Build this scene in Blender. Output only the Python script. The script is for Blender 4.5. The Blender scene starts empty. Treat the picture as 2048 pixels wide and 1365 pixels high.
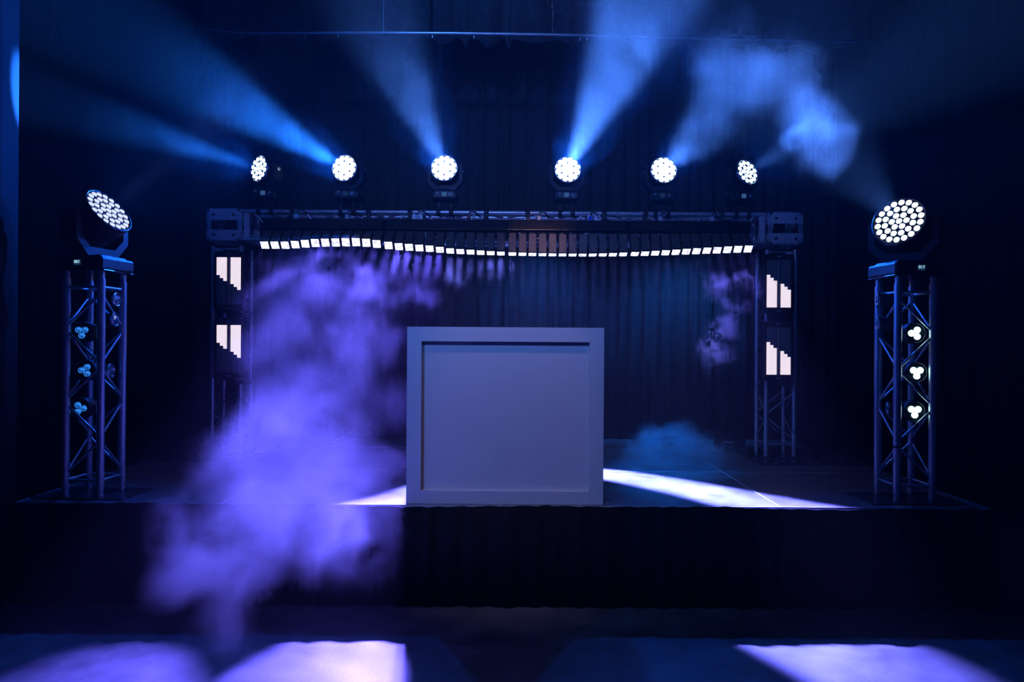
import bpy, math, random
from mathutils import Vector, Matrix
random.seed(11)
sc = bpy.context.scene
COL = sc.collection
PI = math.pi
F, CX, CY, ROLL = 1430.0, 1024.0, 690.0, 0.0065     # focal length and principal point in px of 2048x1365
CAMZ = 1.60
STZ = 0.61                                           # stage top

# ------------------------------------------------------------------ camera
cd = bpy.data.cameras.new('camera')
cam = bpy.data.objects.new('camera', cd); COL.objects.link(cam)
cam.location = (0, 0, CAMZ)
cam.rotation_euler = (PI / 2, -ROLL, 0)
cd.sensor_width = 36; cd.lens = F / 2048 * 36
cd.shift_y = (CY - 682.5) / 2048
cd.clip_start = 0.05; cd.clip_end = 60
sc.camera = cam

def unroll(px, py):
    u, v = (px - CX) / F, (py - CY) / F
    c, s = math.cos(ROLL), math.sin(ROLL)
    return u * c + v * s, -u * s + v * c

def at(px, py, d):
    """world point seen at pixel (px,py) at depth d in front of the camera"""
    u, v = unroll(px, py)
    return Vector((u * d, d, CAMZ - v * d))

def aim(px, py, d, ratio, ix, iy):
    """direction of a disc seen as an ellipse of the given axis ratio, leaning towards the image direction (ix, iy)"""
    o = at(px, py, d) - Vector((0, 0, CAMZ))
    view = o.normalized()
    right = view.cross(Vector((0, 0, 1))).normalized()
    up = right.cross(view).normalized()
    t = (right * ix - up * iy).normalized()
    return (-view * ratio + t * math.sqrt(1 - ratio * ratio)).normalized()

# ------------------------------------------------------------------ materials
def new_mat(name):
    m = bpy.data.materials.new(name); m.use_nodes = True
    nt = m.node_tree; nt.nodes.clear()
    out = nt.nodes.new('ShaderNodeOutputMaterial')
    return m, nt, out

def mat(name, col, rough=0.5, metal=0.0, scale=12.0, var=0.25, rvar=0.1, bump=0.0, bscale=80.0, sheen=0.0, spec=0.5, stretch=(1, 1, 1)):
    m, nt, out = new_mat(name)
    N = nt.nodes; L = nt.links
    b = N.new('ShaderNodeBsdfPrincipled')
    tc = N.new('ShaderNodeTexCoord'); mp = N.new('ShaderNodeMapping'); mp.inputs['Scale'].default_value = stretch
    L.new(tc.outputs['Object'], mp.inputs['Vector'])
    n = N.new('ShaderNodeTexNoise'); n.inputs['Scale'].default_value = scale; n.inputs['Detail'].default_value = 5
    L.new(mp.outputs[0], n.inputs['Vector'])
    r = N.new('ShaderNodeMapRange'); L.new(n.outputs['Fac'], r.inputs[0])
    r.inputs[1].default_value = 0.3; r.inputs[2].default_value = 0.7
    r.inputs[3].default_value = 1 - var; r.inputs[4].default_value = 1 + var
    mx = N.new('ShaderNodeVectorMath'); mx.operation = 'SCALE'
    mx.inputs[0].default_value = col[:3]; L.new(r.outputs[0], mx.inputs['Scale'])
    L.new(mx.outputs[0], b.inputs['Base Color'])
    r2 = N.new('ShaderNodeMapRange'); L.new(n.outputs['Fac'], r2.inputs[0])
    r2.inputs[3].default_value = max(0.05, rough - rvar); r2.inputs[4].default_value = min(1, rough + rvar)
    L.new(r2.outputs[0], b.inputs['Roughness'])
    b.inputs['Metallic'].default_value = metal
    b.inputs['Specular IOR Level'].default_value = spec
    if sheen:
        b.inputs['Sheen Weight'].default_value = sheen
    if bump:
        n2 = N.new('ShaderNodeTexNoise'); n2.inputs['Scale'].default_value = bscale; n2.inputs['Detail'].default_value = 3
        L.new(mp.outputs[0], n2.inputs['Vector'])
        bp = N.new('ShaderNodeBump'); bp.inputs['Strength'].default_value = bump; bp.inputs['Distance'].default_value = 0.01
        L.new(n2.outputs['Fac'], bp.inputs['Height']); L.new(bp.outputs[0], b.inputs['Normal'])
    L.new(b.outputs[0], out.inputs[0])
    return m

def emit(name, col, strength, var=0.0, scale=60.0):
    """a lamp surface that gives off light; its glow varies a little over the lens"""
    m, nt, out = new_mat(name)
    N = nt.nodes; L = nt.links
    e = N.new('ShaderNodeEmission'); e.inputs[0].default_value = (*col, 1); e.inputs[1].default_value = strength
    if var:
        tc = N.new('ShaderNodeTexCoord'); n = N.new('ShaderNodeTexNoise'); n.inputs['Scale'].default_value = scale
        L.new(tc.outputs['Object'], n.inputs['Vector'])
        r = N.new('ShaderNodeMapRange'); L.new(n.outputs['Fac'], r.inputs[0])
        r.inputs[1].default_value = 0.35; r.inputs[2].default_value = 0.65
        r.inputs[3].default_value = strength * (1 - var); r.inputs[4].default_value = strength * (1 + var)
        L.new(r.outputs[0], e.inputs[1])
    L.new(e.outputs[0], out.inputs[0])
    m.cycles.emission_sampling = 'NONE'
    return m

def led_mat(name, lit, px, pz):
    """LED matrix: a grid of small round dots on a dark board; object coordinates"""
    m, nt, out = new_mat(name)
    N = nt.nodes; L = nt.links
    tc = N.new('ShaderNodeTexCoord'); sp = N.new('ShaderNodeSeparateXYZ'); L.new(tc.outputs['Object'], sp.inputs[0])
    def cell(sock, p):
        a = N.new('ShaderNodeMath'); a.operation = 'DIVIDE'; L.new(sock, a.inputs[0]); a.inputs[1].default_value = p
        f = N.new('ShaderNodeMath'); f.operation = 'FRACT'; L.new(a.outputs[0], f.inputs[0])
        s = N.new('ShaderNodeMath'); s.operation = 'SUBTRACT'; L.new(f.outputs[0], s.inputs[0]); s.inputs[1].default_value = 0.5
        q = N.new('ShaderNodeMath'); q.operation = 'ABSOLUTE'; L.new(s.outputs[0], q.inputs[0])
        return q.outputs[0]
    mxn = N.new('ShaderNodeMath'); mxn.operation = 'MAXIMUM'
    L.new(cell(sp.outputs[0], px), mxn.inputs[0]); L.new(cell(sp.outputs[2], pz), mxn.inputs[1])
    lt = N.new('ShaderNodeMath'); lt.operation = 'LESS_THAN'; L.new(mxn.outputs[0], lt.inputs[0]); lt.inputs[1].default_value = 0.41 if lit else 0.28
    b = N.new('ShaderNodeBsdfPrincipled')
    mx = N.new('ShaderNodeMix'); mx.data_type = 'RGBA'; L.new(lt.outputs[0], mx.inputs[0])
    mx.inputs[6].default_value = (0.02, 0.022, 0.028, 1); mx.inputs[7].default_value = (0.55, 0.55, 0.5, 1)
    L.new(mx.outputs[2], b.inputs['Base Color']); b.inputs['Roughness'].default_value = 0.4
    if lit:
        b.inputs['Emission Color'].default_value = (1.0, 0.86, 0.95, 1)
        em = N.new('ShaderNodeMapRange'); L.new(lt.outputs[0], em.inputs[0]); em.inputs[3].default_value = 0.28; em.inputs[4].default_value = 1.15
        L.new(em.outputs[0], b.inputs['Emission Strength'])
    L.new(b.outputs[0], out.inputs[0])
    m.cycles.emission_sampling = 'NONE'
    return m

M = {}
M['black'] = mat('black_powder_coat', (0.009, 0.009, 0.010), 0.5, 0.0, 30, 0.3)
M['black_gloss'] = mat('black_gloss_plastic', (0.012, 0.012, 0.014), 0.25, 0.0, 20, 0.3)
M['alu'] = mat('brushed_aluminium', (0.62, 0.63, 0.66), 0.36, 0.75, 40, 0.12, 0.1, stretch=(1, 1, 0.15))
M['alu_plate'] = mat('cast_aluminium_plate', (0.68, 0.70, 0.75), 0.5, 0.25, 25, 0.15, 0.1)
M['steel_plate'] = mat('dark_steel_plate', (0.07, 0.075, 0.085), 0.25, 0.5, 8, 0.3, 0.1)
M['dull_black'] = mat('dull_black_housing', (0.005, 0.005, 0.006), 0.6, 0.0, 30, 0.2, spec=0.2)
M['head_panel'] = mat('brown_tinted_cell_casing', (0.10, 0.07, 0.06), 0.45, 0.2, 30, 0.25)
M['white_paint'] = mat('white_booth_paint', (0.80, 0.80, 0.80), 0.55, 0.0, 6, 0.02, 0.05)
M['deck'] = mat('black_stage_vinyl', (0.11, 0.112, 0.118), 0.40, 0.0, 9, 0.35, 0.1, bump=0.15, bscale=220)
M['floor'] = mat('dark_scuffed_floor', (0.10, 0.10, 0.105), 0.50, 0.0, 5, 0.4, 0.12, bump=0.1, bscale=60)
M['velvet'] = mat('black_velour', (0.010, 0.010, 0.011), 0.9, 0.0, 30, 0.3, 0.05, sheen=0.0, spec=0.1)
M['velvet_back'] = mat('dark_backdrop_velour', (0.030, 0.031, 0.034), 0.9, 0.0, 30, 0.3, 0.05, spec=0.1)
M['border'] = mat('dark_grey_border_cloth', (0.055, 0.058, 0.065), 0.9, 0.0, 14, 0.25, 0.05, spec=0.1)
M['wall'] = mat('black_wall_paint', (0.008, 0.008, 0.009), 0.85, 0.0, 4, 0.3, spec=0.1)
M['rubber'] = mat('black_cable_rubber', (0.01, 0.01, 0.01), 0.6, 0.0, 40, 0.3)
M['blue_plug'] = mat('blue_plug_plastic', (0.03, 0.06, 0.5), 0.4, 0.0, 40, 0.2)
M['grey_plug'] = mat('pale_grey_plug_plastic', (0.45, 0.45, 0.47), 0.4, 0.0, 40, 0.2)
M['red_rope'] = mat('red_rope', (0.30, 0.05, 0.04), 0.7, 0.0, 80, 0.2)
M['mark'] = mat('printed_white_mark', (0.6, 0.6, 0.6), 0.5, 0.0, 30, 0.1)
M['glass'] = mat('clear_lamp_lens', (0.65, 0.68, 0.75), 0.12, 0.85, 20, 0.1)
M['chrome'] = mat('polished_rim', (0.75, 0.77, 0.8), 0.15, 0.95, 20, 0.1)
M['lens'] = emit('blue_white_led_lens', (0.55, 0.80, 1.0), 7.0, 0.25, 90)
M['lens_big'] = emit('cool_white_led_lens', (0.52, 0.60, 1.0), 0.95, 0.8, 75)
M['lens_bright'] = emit('bright_white_led_lens', (0.72, 0.86, 1.0), 3.0, 0.3, 70)
M['lens_cell'] = emit('lavender_white_cell_lens', (0.80, 0.80, 1.0), 1.5, 0.45, 45)
M['lens_cyan'] = emit('cyan_led_lens', (0.03, 0.26, 1.0), 0.6, 0.8, 70)
M['lens_white'] = emit('white_cyan_led_lens', (0.55, 0.95, 1.0), 4.5)
M['mask_bloom'] = mat('bloom_pale_lens_mask', (0.35, 0.37, 0.42), 0.4, 0.2, 20, 0.1)  # paleness stands for lens glow blooming into the gaps
M['display'] = emit('blue_display', (0.10, 0.28, 0.70), 0.30, 0.1)
M['display_dim'] = emit('dim_blue_display', (0.06, 0.18, 0.42), 0.12, 0.1)
M['display_text'] = emit('display_digits', (0.45, 0.80, 1.0), 1.1)
M['button'] = mat('grey_buttons', (0.55, 0.56, 0.6), 0.4, 0.0, 30, 0.1)
M['strip'] = mat('frosted_strobe_tube', (0.24, 0.22, 0.20), 0.35, 0.0, 30, 0.15)

# ------------------------------------------------------------------ mesh building
class MB:
    def __init__(s): s.v = []; s.f = []; s.sm = []
    def add(s, vs, fs, smooth=False):
        o = len(s.v); s.v += [Vector(p) for p in vs]
        s.f += [tuple(i + o for i in f) for f in fs]; s.sm += [smooth] * len(fs)
        return s
    def box(s, c, d, R=None, bev=0.0):
        c = Vector(c); x, y, z = d[0] / 2, d[1] / 2, d[2] / 2
        if bev <= 0:
            P = [(-x, -y, -z), (x, -y, -z), (x, y, -z), (-x, y, -z), (-x, -y, z), (x, -y, z), (x, y, z), (-x, y, z)]
            Fc = [(0, 3, 2, 1), (4, 5, 6, 7), (0, 1, 5, 4), (1, 2, 6, 5), (2, 3, 7, 6), (3, 0, 4, 7)]
        else:
            b = min(bev, x * .9, y * .9, z * .9)
            ring = lambda X, Y, Z: [(-X + b, -Y, Z), (X - b, -Y, Z), (X, -Y + b, Z), (X, Y - b, Z), (X - b, Y, Z), (-X + b, Y, Z), (-X, Y - b, Z), (-X, -Y + b, Z)]
            P = ring(x - b * .7, y - b * .7, -z) + ring(x, y, -z + b) + ring(x, y, z - b) + ring(x - b * .7, y - b * .7, z)
            Fc = [tuple(range(7, -1, -1)), tuple(range(24, 32))]
            for k in range(3):
                for i in range(8):
                    j = (i + 1) % 8; Fc.append((k * 8 + i, k * 8 + j, k * 8 + 8 + j, k * 8 + 8 + i))
        P = [Vector(p) for p in P]
        if R is not None: P = [R @ p for p in P]
        return s.add([p + c for p in P], Fc)
    def tube(s, p0, p1, r, n=12, r1=None, cap=True):
        p0 = Vector(p0); p1 = Vector(p1); a = (p1 - p0).normalized()
        u = a.orthogonal().normalized(); w = a.cross(u)
        r1 = r if r1 is None else r1
        vs = []
        for p, q in ((p0, r), (p1, r1)):
            for i in range(n):
                t = 2 * PI * i / n; vs.append(p + (u * math.cos(t) + w * math.sin(t)) * q)
        s.add(vs, [(i, (i + 1) % n, n + (i + 1) % n, n + i) for i in range(n)], True)
        if cap:
            s.add(vs[:n], [tuple(range(n - 1, -1, -1))]); s.add(vs[n:], [tuple(range(n))])
        return s
    def path(s, pts, r, n=8):
        pts = [Vector(p) for p in pts]
        rings = []; u = None
        for i, p in enumerate(pts):
            a = (pts[min(i + 1, len(pts) - 1)] - pts[max(i - 1, 0)]).normalized()
            if u is None: u = a.orthogonal().normalized()
            u = (u - a * u.dot(a)).normalized(); w = a.cross(u)
            rings.append([p + (u * math.cos(2 * PI * k / n) + w * math.sin(2 * PI * k / n)) * r for k in range(n)])
        vs = [q for rg in rings for q in rg]; fs = []
        for i in range(len(pts) - 1):
            for k in range(n): fs.append((i * n + k, i * n + (k + 1) % n, (i + 1) * n + (k + 1) % n, (i + 1) * n + k))
        s.add(vs, fs, True)
        s.add(rings[0], [tuple(range(n - 1, -1, -1))]); s.add(rings[-1], [tuple(range(n))])
        return s
    def lathe(s, prof, T=Matrix.Identity(4), n=32, smooth=True):
        vs = []; fs = []
        for (r, z) in prof:
            for i in range(n):
                t = 2 * PI * i / n; vs.append(T @ Vector((r * math.cos(t), r * math.sin(t), z)))
        for k in range(len(prof) - 1):
            for i in range(n):
                j = (i + 1) % n; fs.append((k * n + i, k * n + j, (k + 1) * n + j, (k + 1) * n + i))
        s.add(vs, fs, smooth)
        if prof[0][0] > 1e-6: s.add(vs[:n], [tuple(range(n - 1, -1, -1))])
        if prof[-1][0] > 1e-6: s.add(vs[-n:], [tuple(range(n))])
        return s
    def prism(s, poly, ext, T=Matrix.Identity(4)):
        """poly in local XZ, extruded along local Y from 0 to ext"""
        n = len(poly)
        a = [T @ Vector((p[0], 0, p[1])) for p in poly]; b = [T @ Vector((p[0], ext, p[1])) for p in poly]
        s.add(a + b, [tuple(range(n)), tuple(range(2 * n - 1, n - 1, -1))] + [(i, n + i, n + (i + 1) % n, (i + 1) % n) for i in range(n)])
        return s
    def build(s, name, m, parent=None, loc=None):
        me = bpy.data.meshes.new(name)
        me.from_pydata([tuple(p) for p in s.v], [], s.f)
        for p, q in zip(me.polygons, s.sm): p.use_smooth = q
        me.materials.append(m); me.update()
        o = bpy.data.objects.new(name, me); COL.objects.link(o)
        if parent is not None: o.parent = parent
        if loc is not None: o.location = loc
        return o

def tag(o, label=None, cat=None, group=None, kind=None):
    if label: o['label'] = label
    if cat: o['category'] = cat
    if group: o['group'] = group
    if kind: o['kind'] = kind
    return o

def empty(name, loc, label, cat, group=None, rz=0.0):
    o = bpy.data.objects.new(name, None); COL.objects.link(o)
    o.empty_display_size = 0.1
    o.location = loc; o.rotation_euler = (0, 0, rz)
    return tag(o, label, cat, group)

def dup(o, parent=None):
    c = o.copy(); COL.objects.link(c); c.parent = parent
    for ch in list(o.children):
        dup(ch, c)
    return c

def frame_z(n):
    """rotation whose +Z is n"""
    n = n.normalized()
    return n.to_track_quat('Z', 'Y').to_matrix().to_4x4()

def spot(name, loc, direction, power, col, size_deg, blend=0.4, radius=0.03, parent=None):
    l = bpy.data.lights.new(name, 'SPOT'); l.energy = power; l.color = col
    l.spot_size = math.radians(size_deg); l.spot_blend = blend; l.shadow_soft_size = radius
    o = bpy.data.objects.new(name, l); COL.objects.link(o)
    o.rotation_euler = Vector(direction).to_track_quat('-Z', 'Y').to_euler()
    o.location = loc
    if parent is not None:
        o.parent = parent
        o.matrix_parent_inverse = parent.matrix_basis.inverted()
    return o

def text_mesh(name, body, size, m, parent, loc, rot=(PI / 2, 0, 0)):
    cu = bpy.data.curves.new(name, 'FONT'); cu.body = body; cu.size = size; cu.extrude = 0.0006
    cu.align_x = 'CENTER'; cu.align_y = 'CENTER'
    t = bpy.data.objects.new(name, cu); COL.objects.link(t)
    dg = bpy.context.evaluated_depsgraph_get()
    me = bpy.data.meshes.new_from_object(t.evaluated_get(dg))
    bpy.data.objects.remove(t)
    me.materials.clear(); me.materials.append(m)
    o = bpy.data.objects.new(name, me); COL.objects.link(o)
    o.location = loc; o.rotation_euler = rot; o.parent = parent
    return o

# ------------------------------------------------------------------ the room
def slab(name, lo, hi, m):
    b = MB(); lo = Vector(lo); hi = Vector(hi); b.box((lo + hi) / 2, hi - lo)
    o = b.build(name, m); o['kind'] = 'structure'; return o
slab('floor', (-7, -2, -0.1), (7, 9, 0), M['floor'])
slab('ceiling', (-7, -2, 7.0), (7, 9, 7.1), M['wall'])
slab('wall_back', (-7, 9.0, 0), (7, 9.1, 7.0), M['wall'])
slab('wall_left', (-7.1, -2, 0), (-7.0, 9, 7.0), M['wall'])
slab('wall_right', (7.0, -2, 0), (7.1, 9, 7.0), M['wall'])
slab('wall_front', (-7, -2.1, 0), (7, -2.0, 7.0), M['wall'])

# ------------------------------------------------------------------ stage decks and skirt
FRONT = 4.40
rows = [FRONT, FRONT + 1.22, FRONT + 2.44, FRONT + 3.66]
cols = [-3.05, -1.79, -0.065, 1.66, 2.95]
cw_ = ['at the far left', 'left of the middle', 'right of the middle', 'at the far right']
rw_ = ['front row', 'middle row', 'rear row by the backdrop']
ex_ = {(0, 0): ', under the left truss tower', (0, 1): ', under the booth', (0, 2): ', under the booth', (0, 3): ', under the right truss tower'}
deck_labels = {(r, c): 'black stage deck panel %s, %s%s' % (cw_[c], rw_[r], ex_.get((r, c), '')) for r in range(3) for c in range(4)}
for r in range(3):
    for c in range(4):
        x0, x1, y0, y1 = cols[c], cols[c + 1], rows[r], rows[r + 1]
        cx, cy = (x0 + x1) / 2, (y0 + y1) / 2
        e = empty('stage_deck', (cx, cy, 0), deck_labels[(r, c)], 'stage deck', 'black stage deck panels')
        w, h = x1 - x0, y1 - y0
        MB().box((0, 0, STZ - 0.05), (w - 0.008, h - 0.008, 0.10)).build('deck_top', M['deck'], e)
        b = MB()
        for sx in (-1, 1): b.box((sx * (w / 2 - 0.002), 0, STZ - 0.049), (0.004, h, 0.10))
        for sy in (-1, 1): b.box((0, sy * (h / 2 - 0.002), STZ - 0.049), (w - 0.008, 0.004, 0.10))
        b.build('deck_edge', M['alu_plate'], e)
        for sx in (-1, 1):
            for sy in (-1, 1):
                MB().tube((sx * (w / 2 - 0.1), sy * (h / 2 - 0.1), 0), (sx * (w / 2 - 0.1), sy * (h / 2 - 0.1), STZ - 0.1), 0.024, 10).build('leg', M['alu'], e)

def pleated(b, x0, x1, y, z0, z1, pitch, amp, seed, th=0.012, top=None, nz=2, bottom=None):
    """a hanging cloth with soft irregular folds, front face towards -y, real thickness"""
    rnd = random.Random(seed)
    n = max(8, int((x1 - x0) / pitch * 10))
    ph = [rnd.uniform(0, 6.28) for _ in range(4)]
    front = []; back = []
    for k in range(nz + 1):
        for i in range(n + 1):
            t = i / n; x = x0 + (x1 - x0) * t
            q = x / pitch * 2 * PI
            w = math.sin(q + 1.3 * math.sin(q * 0.23 + ph[0])) + 0.35 * math.sin(q * 1.9 + ph[1]) + 0.4 * math.sin(q * 0.31 + ph[2])
            zt = z1 + (top(x) if top else 0); zb = z0 + (bottom(x) if bottom else 0)
            z = zb + (zt - zb) * k / nz
            yy = y + amp * w
            front.append((x, yy - th / 2, z)); back.append((x, yy + th / 2, z))
    W = n + 1; o = len(front)
    fs = []
    for k in range(nz):
        for i in range(n):
            a = k * W + i
            fs.append((a, a + 1, a + W + 1, a + W)); fs.append((o + a, o + a + W, o + a + W + 1, o + a + 1))
    for i in range(n):
        fs.append((i, o + i, o + i + 1, i + 1)); a = nz * W + i; fs.append((a, a + 1, o + a + 1, o + a))
    for k in range(nz):
        a = k * W; fs.append((a, a + W, o + a + W, o + a)); a = k * W + n; fs.append((a, o + a, o + a + W, a + W))
    b.add(front + back, fs, True)
    return b

b = MB()
pleated(b, -3.05, 2.95, FRONT - 0.045, 0.004, STZ + 0.004, 0.16, 0.012, 5, top=lambda x: 0.004 * math.sin(x * 2.1) + 0.003 * math.sin(x * 5.3 + 1))
tag(b.build('stage_skirt', M['velvet']), 'black cloth skirt hanging along the front edge of the stage down to the floor', 'stage skirt')

# ------------------------------------------------------------------ white booth
BD = FRONT + 0.035
p0 = at(812, 1010, BD); p1 = at(1208, 655, BD)
bx0, bx1 = p0.x, at(1207, 900, BD).x
bw = bx1 - bx0; bh = at(1010, 655, BD).z - STZ; bcx = (bx0 + bx1) / 2
e = empty('booth', (bcx, BD, STZ), 'white panelled performer booth with a recessed front, on the front edge of the stage', 'booth')
fr, th, rec = 0.090, 0.045, 0.030
def board(x0, x1, z0, z1, name, y=0.0, d=th):
    return MB().box(((x0 + x1) / 2, y + d / 2, (z0 + z1) / 2), (x1 - x0, d, z1 - z0), bev=0.0006).build(name, M['white_paint'], e)
board(-bw / 2, -bw / 2 + fr, 0.0, bh, 'stile'); board(bw / 2 - fr, bw / 2, 0.0, bh, 'stile')
board(-bw / 2 + fr, bw / 2 - fr, bh - fr, bh, 'top_rail'); board(-bw / 2 + fr, bw / 2 - fr, 0.0, 0.082, 'bottom_rail')
board(-bw / 2 + fr - 0.01, bw / 2 - fr + 0.01, 0.075, bh - fr + 0.01, 'front_panel', y=rec, d=0.015)
for sx in (-1, 1):
    MB().box((sx * (bw / 2 - 0.011), th + 0.25, bh / 2 - 0.005), (0.02, 0.5, bh - 0.012), bev=0.002).build('side_panel', M['white_paint'], e)
MB().box((0, th + 0.24, bh - 0.20), (bw - 0.05, 0.44, 0.02), bev=0.002).build('shelf', M['white_paint'], e)

# ------------------------------------------------------------------ truss
def truss_parts(root, axis, length, s, bays, rt=0.024, rb=0.008, off=0.0, rings=True, couplers=True, start=0, par=False):
    """box truss of square section s (tube centres) along local z or x, from 0 to length"""
    def P(a, b_, t):
        return Vector((a, b_, t)) if axis == 'z' else Vector((t, a, b_))
    h = s / 2
    cs = [(-h, -h), (h, -h), (h, h), (-h, h)]
    cl = 0.055 if couplers else 0.0
    for (a, c) in cs:
        ch = MB().tube(P(a, c, cl), P(a, c, length - cl), rt, 16).build('chord', M['alu'], root)
        if couplers:
            for t0, t1 in ((0.0, cl), (length - cl, length)):
                m = MB(); m.tube(P(a, c, t0), P(a, c, t1), rt * 0.80, 14)
                for q in (0.25, 0.9):
                    zz = t0 + (t1 - t0) * (q if t0 == 0 else 1 - q)
                    m.tube(P(a, c, zz - 0.004), P(a, c, zz + 0.004), rt * 0.98, 14)
                m.tube(P(a, c, (t0 + t1) / 2) + (Vector((0, -rt, 0)) if axis == 'z' else Vector((0, -rt, 0))), P(a, c, (t0 + t1) / 2) + Vector((0, rt, 0)), 0.006, 8)
                m.build('coupler', M['alu'], ch)
    inset = cl + 0.045
    for k in range(4):
        (a0, c0), (a1, c1) = cs[k], cs[(k + 1) % 4]
        if rings:
            for t in (inset, length - inset):
                MB().tube(P(a0, c0, t), P(a1, c1, t), rb * 1.15, 10).build('ring_bar', M['alu'], root)
        L0, L1 = inset + 0.03, length - inset - 0.03
        st = (L1 - L0) / bays
        for i in range(bays):
            f = (i + (k if not (par and k == 2) else 1) + start) % 2
            ta, tb = L0 + st * i + 0.012, L0 + st * (i + 1) - 0.012
            q0, q1 = ((a0, c0), (a1, c1)) if f == 0 else ((a1, c1), (a0, c0))
            MB().tube(P(q0[0], q0[1], ta), P(q1[0], q1[1], tb), rb, 10).build('brace', M['alu'], root)

# two short towers at the front
TS, TH = 0.228, 1.43
def tower(Fp, sx, rz, label, start):
    """Fp: the front inner leg; sx: side on which the outer leg stands"""
    c = Vector((Fp.x + sx * TS / 2, Fp.y + TS / 2, STZ))
    e = empty('truss_tower', c, label, 'truss tower', 'front truss towers', rz)
    MB().box((0, 0, 0.005), (0.60, 0.36, 0.01), bev=0.002).build('base_plate', M['steel_plate'], e)
    t = bpy.data.objects.new('truss_frame', None)
    top = TH
    MB().box((0, 0, top + 0.004), (0.33, 0.33, 0.008), bev=0.002).build('top_plate', M['steel_plate'], e)
    # the frame stands on the plate
    sub = MB()
    truss_parts(e, 'z', TH - 0.0, TS, 5, start=start)
    for ch in e.children:
        if ch.name.split('.')[0] in ('chord', 'brace', 'ring_bar'): ch.location.z = 0.010
    bpy.data.objects.remove(t)
    for ch in e.children:
        if ch.name.startswith('top_plate'): ch.location.z = 0.010
    return e, c
FL = at(203, 997, 4.54); FR = at(1792, 1007, 4.54)
towL, cL = tower(FL, -1, math.radians(-3), 'short aluminium truss tower at the left of the stage holding cyan lamps', 0)
towR, cR = tower(FR, 1, math.radians(1.5), 'short aluminium truss tower at the right of the stage holding white-glowing lamps', 1)
b = MB(); b.tube((-TS / 2, -TS / 2, 0.352), (-TS / 2, -TS / 2, 0.366), 0.0265, 16)
b.build('tape_band', M['rubber'], towR)

# goalpost truss at the back
GD, GS = 6.20, 0.243
gxl = at(453, 700, GD).x; gxr = at(1561, 700, GD).x
yc = GD + GS / 2
BZ = STZ + 0.04
for gx, side, dx in ((gxl, 'left', -0.13), (gxr, 'right', 0.04)):
    px = at(1585, 900, 6.4).x if side == 'right' else at(424, 900, 6.3).x
    e = empty('ballast_plate', (px, 6.38, STZ), 'wide dark steel plate under the %s leg of the goalpost truss' % side, 'steel plate', 'goalpost ballast plates')
    MB().box((0, 0, 0.014), (0.88, 0.86, 0.028), bev=0.003).build('lower_plate', M['steel_plate'], e)
    MB().box((gx - px, yc - 6.38, 0.034), (0.42, 0.42, 0.012), bev=0.002).build('upper_plate', M['steel_plate'], e)
    u = empty('truss_upright', (gx, yc, BZ), 'tall aluminium truss upright, %s leg of the goalpost, carrying two strobe panels' % side, 'truss upright', 'goalpost truss uprights')
    H = 2.44 - BZ
    truss_parts(u, 'z', H, GS, 7, rt=0.022, rb=0.008, start=1, par=True)
    # flat end frame under the corner block
    for sy in (-1, 1):
        MB().box((0, sy * (GS / 2 + 0.004), H - 0.045), (0.28, 0.012, 0.055), bev=0.002).build('end_frame', M['alu_plate'], u)

def corner_block(cx, label, side):
    z0, z1 = 2.476, 2.762; h = (z1 - z0); w = 0.300
    e = empty('corner_block', (cx, yc, z0), label, 'truss corner', 'goalpost truss corner blocks')
    m = MB(); q = w / 2 - 0.018
    for sx in (-1, 1):
        for sy in (-1, 1): m.box((sx * q, sy * q, h / 2), (0.036, 0.036, h), bev=0.003)
    for z in (0.012, h - 0.012):
        for s in (-1, 1):
            m.box((0, s * q, z), (w, 0.030, 0.024), bev=0.003); m.box((s * q, 0, z), (0.030, w, 0.024), bev=0.003)
    m.build('block_frame', M['alu'], e)
    ph = 0.092
    for fz, up in ((h - 0.010, -1), (0.010, 1)):
        for k in range(4):
            T = Matrix.Rotation(k * PI / 2, 4, 'Z') @ Matrix.Translation((0, -w / 2 - 0.006, 0))
            poly = [(-0.10, fz), (0.10, fz), (0.142, fz + up * 0.042), (0.142, fz + up * ph), (-0.142, fz + up * ph), (-0.142, fz + up * 0.042)]
            if up < 0: poly = poly[::-1]
            pl = MB().prism(poly, 0.008, T).build('face_plate', M['alu_plate'], e)
            if k in (0, 2):
                for sx in (-1, 1):
                    MB().tube(T @ Vector((sx * 0.085, -0.004, fz + up * 0.046)), T @ Vector((sx * 0.085, 0.002, fz + up * 0.046)), 0.011, 12).build('bolt', M['black'], pl)
    MB().tube((-0.08, -0.09, h + 0.010), (0.09, -0.09, h + 0.010), 0.006, 8).build('lifting_bar', M['alu'], e)
    for sy in (-1, 1):
        MB().box((0, sy * 0.06, h / 2), (0.05, 0.02, h * 0.9)).build('inner_post', M['black'], e)
    return e
corner_block(at(450.5, 450, GD).x, 'aluminium corner block joining the left leg and the crossbar of the goalpost truss', -1)
corner_block(at(1569, 455, GD).x, 'aluminium corner block joining the right leg and the crossbar of the goalpost truss', 1)

ZT = 2.742
spans = [(at(487, 430, GD).x, -0.835, 'left end'), (-0.835, 0.70, 'middle'), (0.70, at(1531, 430, GD).x, 'right end')]
for x0, x1, w in spans:
    e = empty('truss_span', (x0, yc, ZT - GS / 2), 'horizontal aluminium truss length at the %s of the goalpost crossbar' % w, 'truss span', 'goalpost crossbar truss lengths')
    truss_parts(e, 'x', x1 - x0, GS, 6, rt=0.022, rb=0.0085, rings=False, couplers=False, start=1)
    Lx = x1 - x0
    for t in (0.03, Lx - 0.03):
        m = MB()
        for sy in (-1, 1): m.box((t, sy * GS / 2, 0), (0.05, 0.026, GS - 0.02), bev=0.003)
        for sz in (-1, 1): m.box((t, 0, sz * GS / 2), (0.05, GS - 0.02, 0.026), bev=0.003)
        m.build('end_frame', M['alu_plate'], e)

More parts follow.
